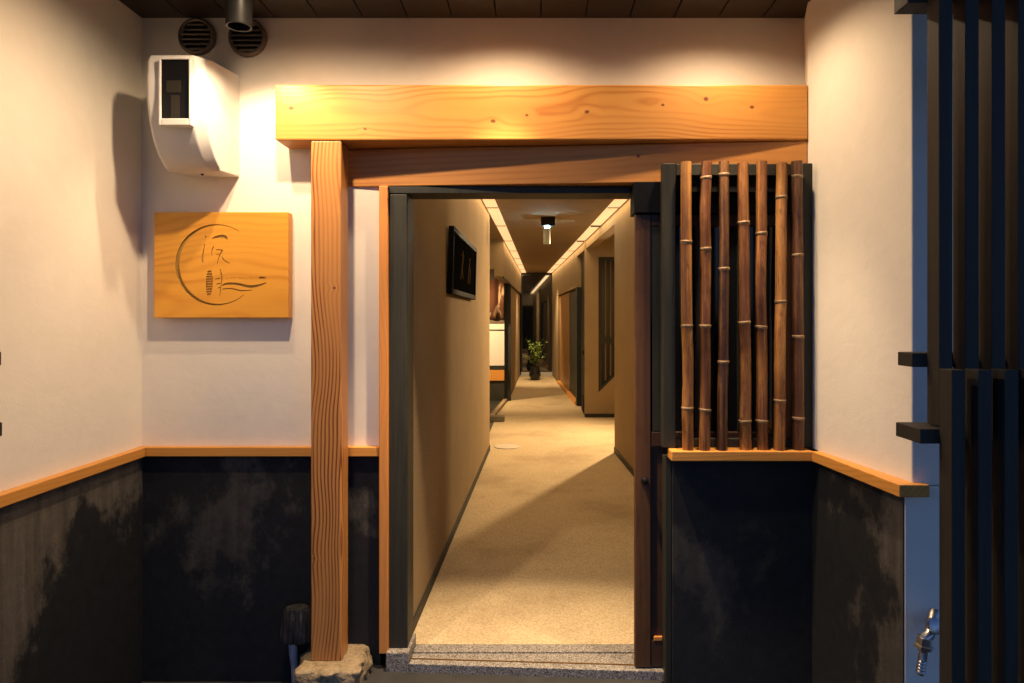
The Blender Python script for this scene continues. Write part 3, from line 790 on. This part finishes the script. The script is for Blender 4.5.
g.prism([(wl, sill(wl)), (wr, sill(wr)), (wr, sill(wr) + fw), (wl + fw, sill(wl + fw) + fw), (wl + fw, 2.345 - fw), (wr, 2.345 - fw), (wr, 2.344), (wl, 2.344)], lambda u, v, k: (u, 10.02 + 0.06 * k, v))
g.build('frame', M['blackwood'], t)
g = MB(); g.prism([(wl + fw, sill(wl + fw) + fw), (wr - .001, sill(wr) + fw), (wr - .001, 2.345 - fw), (wl + fw, 2.345 - fw)], lambda u, v, k: (u, 10.06 + 0.004 * k, v))
g.build('pane', M['darkglass'], t)
barm = plain('window_bar_wood', (0.13, 0.09, 0.05), 0.6)
for k in range(10):
    xx = wl + 0.095 + k * 0.075
    g = MB(); g.box(xx, xx + 0.022, 10.034, 10.056, sill(xx) + fw + 0.025, 2.344 - fw); g.build('bar', barm, t)
g = MB(); g.box(wl + fw, wr - 0.002, 10.022, 10.033, 1.08, 1.16); g.build('cross_bar', M['blackwood'], t)
# recess doorway + dark door
t = thing('recessed_door', 'narrow black door in the recess just past the cross wall', 'door', (XR(10.7) + 0.1, 10.7, 0))
g = MB(); g.wall((XR(10.12) + 0.07, 10.121), (XR(11.25) + 0.07, 11.249), -0.05, 0.0, 2.46); g.build('panel', M['blackwood'], t)
g = MB(); g.lathe((XR(10.5) + 0.07, 10.5, 0.92), (-1, 0, 0), [(0, 0.03), (0.02, 0.03), (0.05, 0.04), (0.07, 0.02)], 16); g.build('knob', M['blackmetal'], t, smooth=True)
g = MB(); g.box(XR(10.4) + 0.0, XR(10.4) + 0.069, 10.3, 10.75, 0.0, 0.24)
bk = tag(g.build('umbrella_box', M['voidblack'], bevel=0.02), 'small black box on the floor in front of the narrow recess door', 'box')
t = thing('corridor_wall', 'far right corridor wall with the orange wooden door', 'wall', (0.6, 14, 0))
g = MB(); g.wall((XR(10.12), 10.121), (XR(17.3), 17.3), -0.14, 2.465, HC - 0.001)
g.wall((XR(11.25), 11.25), (XR(17.3), 17.3), -0.14, 1.96, 2.464)
g.wall((XR(15.35), 15.35), (XR(17.3), 17.3), -0.14, 0.0, 1.959)
g.build('sand_coat', M['sand'], t)
g = MB(); g.wall((XR(11.25) - .003, 11.25), (XR(11.42) - .003, 11.42), -0.14, 0.0, 1.958); g.build('end_post', M['blackwood'], t)
g = MB(); g.wall((XR(11.42) - .02, 11.42), (XR(15.34) - .02, 15.34), -0.10, 0.0, 0.05); g.build('door_sill', M['cap_y'], t)
t = thing('wooden_door', 'orange wooden door leaf beside its black half along the far right wall', 'door', (0.6, 13.4, 0.052))
M['farwood'] = wood('orange_door_wood', 'Z', (0.44, 0.25, 0.10), (0.28, 0.14, 0.05), (0.3, 0.2), 120, contrast=0.6)
g = MB(); g.wall((XR(13.1) + .04, 13.1), (XR(15.33) + .04, 15.33), -0.04, 0.052, 1.94); g.build('leaf', M['farwood'], t)
g = MB(); g.wall((XR(11.43) + .05, 11.43), (XR(13.09) + .05, 13.09), -0.04, 0.052, 1.94); g.build('dark_leaf', M['blackwood'], t)
# end of the corridor
t = thing('glass_door', 'dark glass door closing the far end of the corridor behind the plant', 'door', (0.07, 17.3, 0.0))
em = Mat('mirror_black_glass', 0.03, 1.0).base((0.006, 0.008, 0.012)); em.b.inputs['IOR'].default_value = 1.65
g = MB(); g.wall((XL(17.3), 17.285), (XR(17.3), 17.315), 0.02, 0.10, 2.53); g.build('pane', em.m, t)
g = MB(); g.box(XL(17.3), XR(17.3), 17.28, 17.34, 2.531, HC - .001); g.build('head', M['blackwood'], t)
for a in (XL(17.3), XR(17.3) - 0.03):
    g = MB(); g.box(a, a + 0.03, 17.27, 17.2995, 0.09, 2.53); g.build('stile', M['blackwood'], t)
g = MB(); g.box(XL(17.2), XR(17.2), 16.98, 17.29, 0.0, 0.085)
tag(g.build('stone_sill', plain('pale_sill_stone', (0.42, 0.40, 0.36), 0.7)), 'pale stone sill at the foot of the dark glass door', 'sill')
# alcove on the left
t = thing('alcove', 'dark alcove room opening off the left side of the corridor', 'alcove', (-1.3, 9.8, 0))
g = MB(); g.box(-3.1, -2.6, 7.4, 12.3, 0, HC - .001); g.box(-2.599, -0.62, 7.40, 7.52, 0, HC - .001); g.build('side_wall', M['corrceil'], t)
g = MB(); g.box(-2.6, XL(12) - 0.131, 12.05, 12.2, 0, 2.4); g.build('back_wall', plain('alcove_wall', (0.05, 0.035, 0.022), 0.8), t)
g = MB(); g.box(-2.6, -0.56, 7.53, 12.0, 0.0, 0.006); g.build('slate_floor', plain('green_slate', (0.030, 0.034, 0.024), 0.45, var=0.3, bump=0.15), t)
g = MB(); g.hexa([(-0.66, 9.7, 0), (-0.60, 9.7, 0), (-0.47, 12.0, 0), (-0.53, 12.0, 0)], [(-0.66, 9.7, 0.035), (-0.60, 9.7, 0.035), (-0.47, 12.0, 0.035), (-0.53, 12.0, 0.035)]); g.build('curb', plain('curb_wood', (0.40, 0.30, 0.18), 0.6), t)
g = MB(); g.box(X(490, 9.7), X(505, 9.7), 9.55, 9.7, 0.0, 0.075)
tag(g.build('curb_block', plain('grey_block', (0.16, 0.14, 0.10), 0.8), bevel=0.006), 'small grey block on the corridor floor at the alcove corner', 'block')
ax0, ax1 = -1.55, X(504.2, 11.9)
t = thing('paper_screen', 'low white paper screen in a dark frame at the back of the alcove', 'screen', ((ax0 + ax1) / 2, 11.95, 0.36))
g = MB(); g.box(ax0, ax1, 11.93, 11.95, 0.62, 1.36); g.build('paper', emit('glowing_paper', (0.66, 0.60, 0.48), 0.10), t)  # paper is given a faint glow of its own, no lamp behind it
g = MB(); g.box(ax0, ax1, 11.91, 11.96, 0.545, 0.618); g.build('lower_frame', M['blackwood'], t)
g = MB(); g.box(ax0, ax1, 11.91, 11.96, 1.362, 1.43); g.build('top_frame', barm, t)
g = MB(); g.box(ax0, ax1, 11.92, 11.94, 1.23, 1.25); g.build('muntin', M['blackwood'], t)
g = MB(); g.box(ax0, ax1, 11.90, 11.96, 0.36, 0.544); g.build('shelf_board', M['cap_x'], t)
g = MB(); g.box(ax0, ax1, 11.93, 11.96, 0.007, 0.358); g.build('plinth', M['greenwood_h'], t)
m = Mat('dyed_noren_cloth', 0.9, 0.1); o_ = m.obj(scale=(5, 1, 1.6)); a = m.noise(o_, 1.6, 3, 0.5, 1.0)
m.base(m.ramp(a, [(0.5, (0.075, 0.030, 0.016)), (0.6, (0.10, 0.05, 0.03)), (0.66, (0.40, 0.27, 0.16))]))
g = MB(); vs, fs = [], []; n = 40
for k in range(n + 1):
    x_ = ax0 + (ax1 - ax0) * k / n; y_ = 11.86 + 0.02 * math.sin(k * 0.9)
    vs += [(x_, y_, 1.44), (x_, y_, 2.12)]
for k in range(n): fs.append((2 * k, 2 * k + 2, 2 * k + 3, 2 * k + 1))
g.add(vs, fs); o = g.build('hanging_curtain', m.m, smooth=True)
sd = o.modifiers.new('cloth', 'SOLIDIFY'); sd.thickness = 0.004
tag(o, 'dark red-brown patterned curtain hanging above the white paper screen', 'curtain')
# closing walls of the right side room and of the shell
g = MB(); g.box(2.9, 3.05, 7.2, 10.2, 0, HC - .001); g.wall((XR(7.39) + 0.131, 7.30), (2.899, 7.30), 0.09, 0, HC - .001)
tag(g.build('corridor_wall', M['sand']), 'plain side room wall out of sight right of the corridor', 'wall')
g = MB(); g.wall((XR(10.2) + 0.3, 10.13), (XR(17.3) + 0.3, 17.5), -0.1, 0, HC - .001); g.wall((XL(12.2) - 0.4, 12.2), (XL(17.3) - 0.4, 17.5), 0.1, 0, HC - .001); g.box(-1.2, 1.3, 17.5, 17.6, 0, HC - .001)
tag(g.build('outer_wall', M['voidblack']), 'black wall closing the building behind the dark glass door', 'wall')

# ---------------------------------------------------------------- corridor lights
stripm = Mat('paper_light_panel', 0.7, 0.2)
n_ = stripm.noise(stripm.obj(), 6, 4, 0.6)
c_ = stripm.ramp(n_, [(0.3, (1.0, 0.56, 0.24)), (0.7, (1.0, 0.62, 0.29))])
stripm.base((0.7, 0.6, 0.45)); stripm.L(c_, stripm.b.inputs['Emission Color']); stripm.b.inputs['Emission Strength'].default_value = 0.92
cuts = [3.1, 4.1, 5.6, 7.06, 8.45, 10.1, 11.6, 13.1, 14.6, 16.1, 17.25]
strips = []
for side, lab in ((-1, 'glowing ceiling light strip along the left corridor wall, above the plaque'), (1, 'glowing ceiling light strip along the right corridor wall, above the window wall')):
    fx = (lambda Y: XL(Y) + 0.006) if side < 0 else (lambda Y: XR(Y) - 0.006)
    t = thing('light_strip', lab, 'ceiling light', (fx(10), 10, HC), 'ceiling light strips')
    w = 0.118
    for i in range(len(cuts) - 1):
        a, b = cuts[i] + 0.008, cuts[i + 1] - 0.008
        xa, xb = fx(a), fx(b)
        g = MB()
        ins = -side * w
        pa = [(xa, a), (xb, b), (xb + ins, b), (xa + ins, a)]
        if side < 0: pa = pa[::-1]
        g.hexa([(x_, y_, HC - 0.008) for x_, y_ in pa], [(x_, y_, HC - 0.0005) for x_, y_ in pa])
        g.build('light_panel', stripm.m, t)
        c = cuts[i + 1]
        if i < len(cuts) - 2:
            g = MB(); e = 0.016 if not (side > 0 and i in (3, 4)) else 0.05
            xs = sorted((fx(c), fx(c) + ins))
            g.box(xs[0], xs[1], c - e / 2, c + e / 2, HC - 0.012 - e * 0.2, HC - 0.0004); g.build('divider', M['blackwood'] if e > .02 else barm, t)
    strips.append(fx)
# corridor spotlight
sx_, sy_ = X(548, 7.8), 7.8
t = thing('ceiling_spotlight', 'small cool white spotlight on a black mount on the corridor ceiling', 'spotlight', (sx_, sy_, HC))
g = MB(); g.box(sx_ - 0.08, sx_ + 0.08, sy_ - 0.05, sy_ + 0.05, HC - 0.10, HC - 0.0005); g.build('mount', M['blackmetal'], t, bevel=0.006)
g = MB(); g.lathe((sx_ - 0.012, sy_, HC - 0.101), (0, 0, -1), [(0, 0.026), (0.022, 0.026)], 20); g.build('glowing_neck', emit('cool_glow', (0.50, 0.92, 1.0), 450.0), t)
g = MB(); g.lathe((sx_ - 0.012, sy_, HC - 0.124), (0, 0, -1), [(0, 0.036), (0.004, 0.039), (0.18, 0.039), (0.184, 0.035)], 24); g.build('barrel', plain('pale_metal_barrel', (0.45, 0.52, 0.46), 0.35, 0.5), t, smooth=True)

# ---------------------------------------------------------------- plaque
y0, y1, zb, zt = 4.23, 5.66, 1.60, 2.022
t = thing('calligraphy_plaque', 'long black framed calligraphy plaque on the left corridor wall', 'plaque', (XL(4.9), 4.95, zb))
def pq(s, h, d):   # s along, h up, d out from the wall; top leans out
    Y = y0 + (y1 - y0) * s
    return (XL(Y) + 0.004 + d + 0.012 * h, Y, zb + (zt - zb) * h)
def slab(s0, s1, h0, h1, d0, d1):
    g = MB()
    g.add([pq(s0, h0, d0), pq(s1, h0, d0), pq(s1, h1, d0), pq(s0, h1, d0), pq(s0, h0, d1), pq(s1, h0, d1), pq(s1, h1, d1), pq(s0, h1, d1)],
          [(0, 1, 2, 3), (7, 6, 5, 4), (0, 4, 5, 1), (1, 5, 6, 2), (2, 6, 7, 3), (3, 7, 4, 0)])
    return g
M['plaqueframe'] = plain('plaque_frame_lacquer', (0.008, 0.008, 0.009), 0.6, 0.02, var=0.2, scale=20, bump=0.02)
slab(0.03, 0.97, 0.08, 0.92, 0.0, 0.022).build('panel', Mat('black_lacquer', 0.6, 0.0).base((0.006, 0.006, 0.006)).m, t)
for a in ((0, 1, 0, 0.08), (0, 1, 0.92, 1), (0, 0.03, 0.0801, 0.9199), (0.97, 1, 0.0801, 0.9199)):
    slab(*a, 0.0, 0.034).build('frame', M['plaqueframe'], t, bevel=0.003)
ink = plain('pale_gold_ink', (0.085, 0.058, 0.032), 0.9, 0.0)
def brush(nm, strokes):
    g = MB()
    for pts, w in strokes:
        rg = stroke_ring(pts, w)
        g.prism(rg, lambda u, v, k: pq(u / 100.0, 1 - v / 100.0, 0.026 - 0.0035 * k))
    g.build(nm, ink, t)
brush('character', [([(40, 24), (39, 44), (33, 72)], [2, 3.6, 1.5]), ([(33, 33), (39, 30), (44, 32)], [1, 2, 1]), ([(38, 52), (40, 62), (43, 70)], [1, 2.2, 1])])
brush('character', [([(66, 30), (72, 29)], [1, 2.4]), ([(70, 28), (68, 48), (63, 74)], [1.6, 3, 1.2]), ([(68, 46), (74, 48), (72, 70), (69, 73)], [1, 2, 2.4, 1])])

# ---------------------------------------------------------------- potted plant
PX, PY = X(535, 16.0), 16.0
t = thing('potted_plant', 'leafy green plant in a round black pot before the dark glass door', 'plant', (PX, PY, 0))
g = MB(); g.lathe((PX, PY, 0), (0, 0, 1), [(0, 0.085), (0.02, 0.10), (0.10, 0.135), (0.20, 0.13), (0.28, 0.095), (0.31, 0.10), (0.315, 0.085), (0.29, 0.08)], 28)
g.build('pot', plain('black_glazed_pot', (0.012, 0.012, 0.013), 0.25, 0.5), t, smooth=True)
random.seed(21)
sg, lg = MB(), MB()
for i in range(26):
    a = random.uniform(0, 2 * math.pi); le = random.uniform(0.3, 0.68); sp = random.uniform(0.05, 0.36)
    pts = [Vector((PX, PY, 0.28))]
    for k in range(1, 6):
        s = k / 5
        pts.append(Vector((PX + math.cos(a) * sp * s ** 1.3, PY + math.sin(a) * sp * s ** 1.3, 0.28 + le * s)))
    sg.tube(pts, [0.005, 0.0045, 0.004, 0.003, 0.0025, 0.002], 5)
    for k in range(11):
        s = random.uniform(0.3, 1.0); j = min(4, int(s * 5)); b = pts[j].lerp(pts[j + 1], s * 5 - j)
        d = Vector((random.uniform(-1, 1), random.uniform(-1, 1), random.uniform(-0.3, 0.6))).normalized()
        n = d.cross(Vector((random.uniform(-1, 1), random.uniform(-1, 1), 1))).normalized()
        L_ = random.uniform(0.05, 0.085); W_ = L_ * 0.36; up = d.cross(n) * 0.012
        lg.add([b, b + d * L_ * 0.4 + n * W_ + up, b + d * L_ + up * -1, b + d * L_ * 0.4 - n * W_ + up, b + d * L_ * 0.45], [(0, 1, 4), (1, 2, 4), (2, 3, 4), (3, 0, 4)])
sg.build('stems', plain('green_stem', (0.09, 0.08, 0.025), 0.6), t)
m = Mat('plant_leaf', 0.4, 0.4); a = m.noise(m.obj(), 9, 3, 0.6)
m.base(m.ramp(a, [(0.35, (0.05, 0.11, 0.016)), (0.55, (0.13, 0.21, 0.028)), (0.7, (0.26, 0.30, 0.05))]))
lg.build('foliage', m.m, t)
# manhole cover
g = MB(); my = F * EYE / (446.5 - HZ); g.lathe((X(507, my), my, -0.01), (0, 0, 1), [(0, 0.14), (0.0125, 0.14), (0.014, 0.135)], 40)
tag(g.build('floor_cover', plain('pale_cover', (0.58, 0.52, 0.42), 0.7, var=0.1)), 'pale round access cover set in the corridor floor', 'floor cover')

# ---------------------------------------------------------------- light
WARM = (1.0, 0.715, 0.435)
def spot(name, loc, power, cone, blend, aim=(0, 0, -1), col=WARM, rad=0.03):
    l = bpy.data.lights.new(name, 'SPOT'); l.energy = power; l.spot_size = R(cone); l.spot_blend = blend; l.color = col; l.shadow_soft_size = rad
    o = bpy.data.objects.new(name, l); COL.objects.link(o); o.location = loc
    o.rotation_euler = Vector(aim).to_track_quat('-Z', 'Y').to_euler(); return o
spot('spotlight_lamp', LA + Vector((0, 0.01, -0.004)), 23, 118, 0.55, (0.03, 0.48, -1), WARM, 0.012)
for lx, core, cone, wide in ((-0.12, 340, 60, 46), (0.74, 110, 50, 40)):     # the two recessed downlights over the beam: a bright core and a wide spill
    spot('downlight_core_lamp', (lx, 2.52, CZ - 0.01), core, cone, 0.8)
    spot('downlight_lamp', (lx, 2.55, CZ - 0.01), wide, 152, 0.9)
spot('downlight_lamp', (-0.84, 2.20, CZ - 0.01), 92, 168, 0.7)
def area(name, loc, sx, sy, power, rz=0.0, col=(1.0, 0.67, 0.34)):
    l = bpy.data.lights.new(name, 'AREA'); l.shape = 'RECTANGLE'; l.size = sx; l.size_y = sy; l.energy = power; l.color = col
    o = bpy.data.objects.new(name, l); COL.objects.link(o); o.location = loc; o.rotation_euler = (0, 0, rz); return o
for fx, s in zip(strips, (-1, 1)):
    Ya, Yb = 3.3, 17.2
    xa, xb = fx(Ya) - s * 0.059, fx(Yb) - s * 0.059
    area('light_strip_lamp', ((xa + xb) / 2, (Ya + Yb) / 2, HC - 0.02), 0.10, Yb - Ya, 34, math.atan2(-(xb - xa), Yb - Ya))
spot('end_downlight_lamp', (0.10, 15.2, HC - 0.02), 210, 84, 0.8, (0, 0.25, -1), (1.0, 0.72, 0.40))
so = Vector((1.62, 9.0, 2.45))
spot('side_room_lamp', so, 640, 125, 0.9, Vector((-0.1, 6.9, 0)) - so, (1.0, 0.68, 0.36), 0.05)
ao = Vector((-1.5, 10.9, 2.1))
spot('alcove_lamp', ao, 270, 110, 0.9, Vector((0.15, 12.8, 0)) - ao, (1.0, 0.68, 0.36), 0.05)

w = bpy.data.worlds.new('World'); S.world = w; w.use_nodes = True
nt = w.node_tree; bg = nt.nodes['Background']
sky = nt.nodes.new('ShaderNodeTexSky'); sky.sky_type = 'NISHITA'; sky.sun_disc = False
sky.sun_elevation = R(11.0); sky.sun_rotation = R(0); sky.altitude = 0; sky.ozone_density = 6.0
tn = nt.nodes.new('ShaderNodeMix'); tn.data_type = 'RGBA'; tn.blend_type = 'MULTIPLY'; tn.inputs[0].default_value = 1.0
tc_ = [i for i in tn.inputs if i.type == 'RGBA']
nt.links.new(sky.outputs[0], tc_[0]); tc_[1].default_value = (1.28, 0.97, 1.08, 1)
nt.links.new([o for o in tn.outputs if o.type == 'RGBA'][0], bg.inputs[0]); bg.inputs[1].default_value = 0.15

S.view_settings.view_transform = 'Standard'; S.view_settings.look = 'None'; S.view_settings.exposure = 0.15; S.view_settings.gamma = 1.0
S.view_settings.use_curve_mapping = False
S.cycles.use_denoising = True
S.cycles.max_bounces = 8; S.cycles.diffuse_bounces = 5
S.cycles.sample_clamp_indirect = 6.0
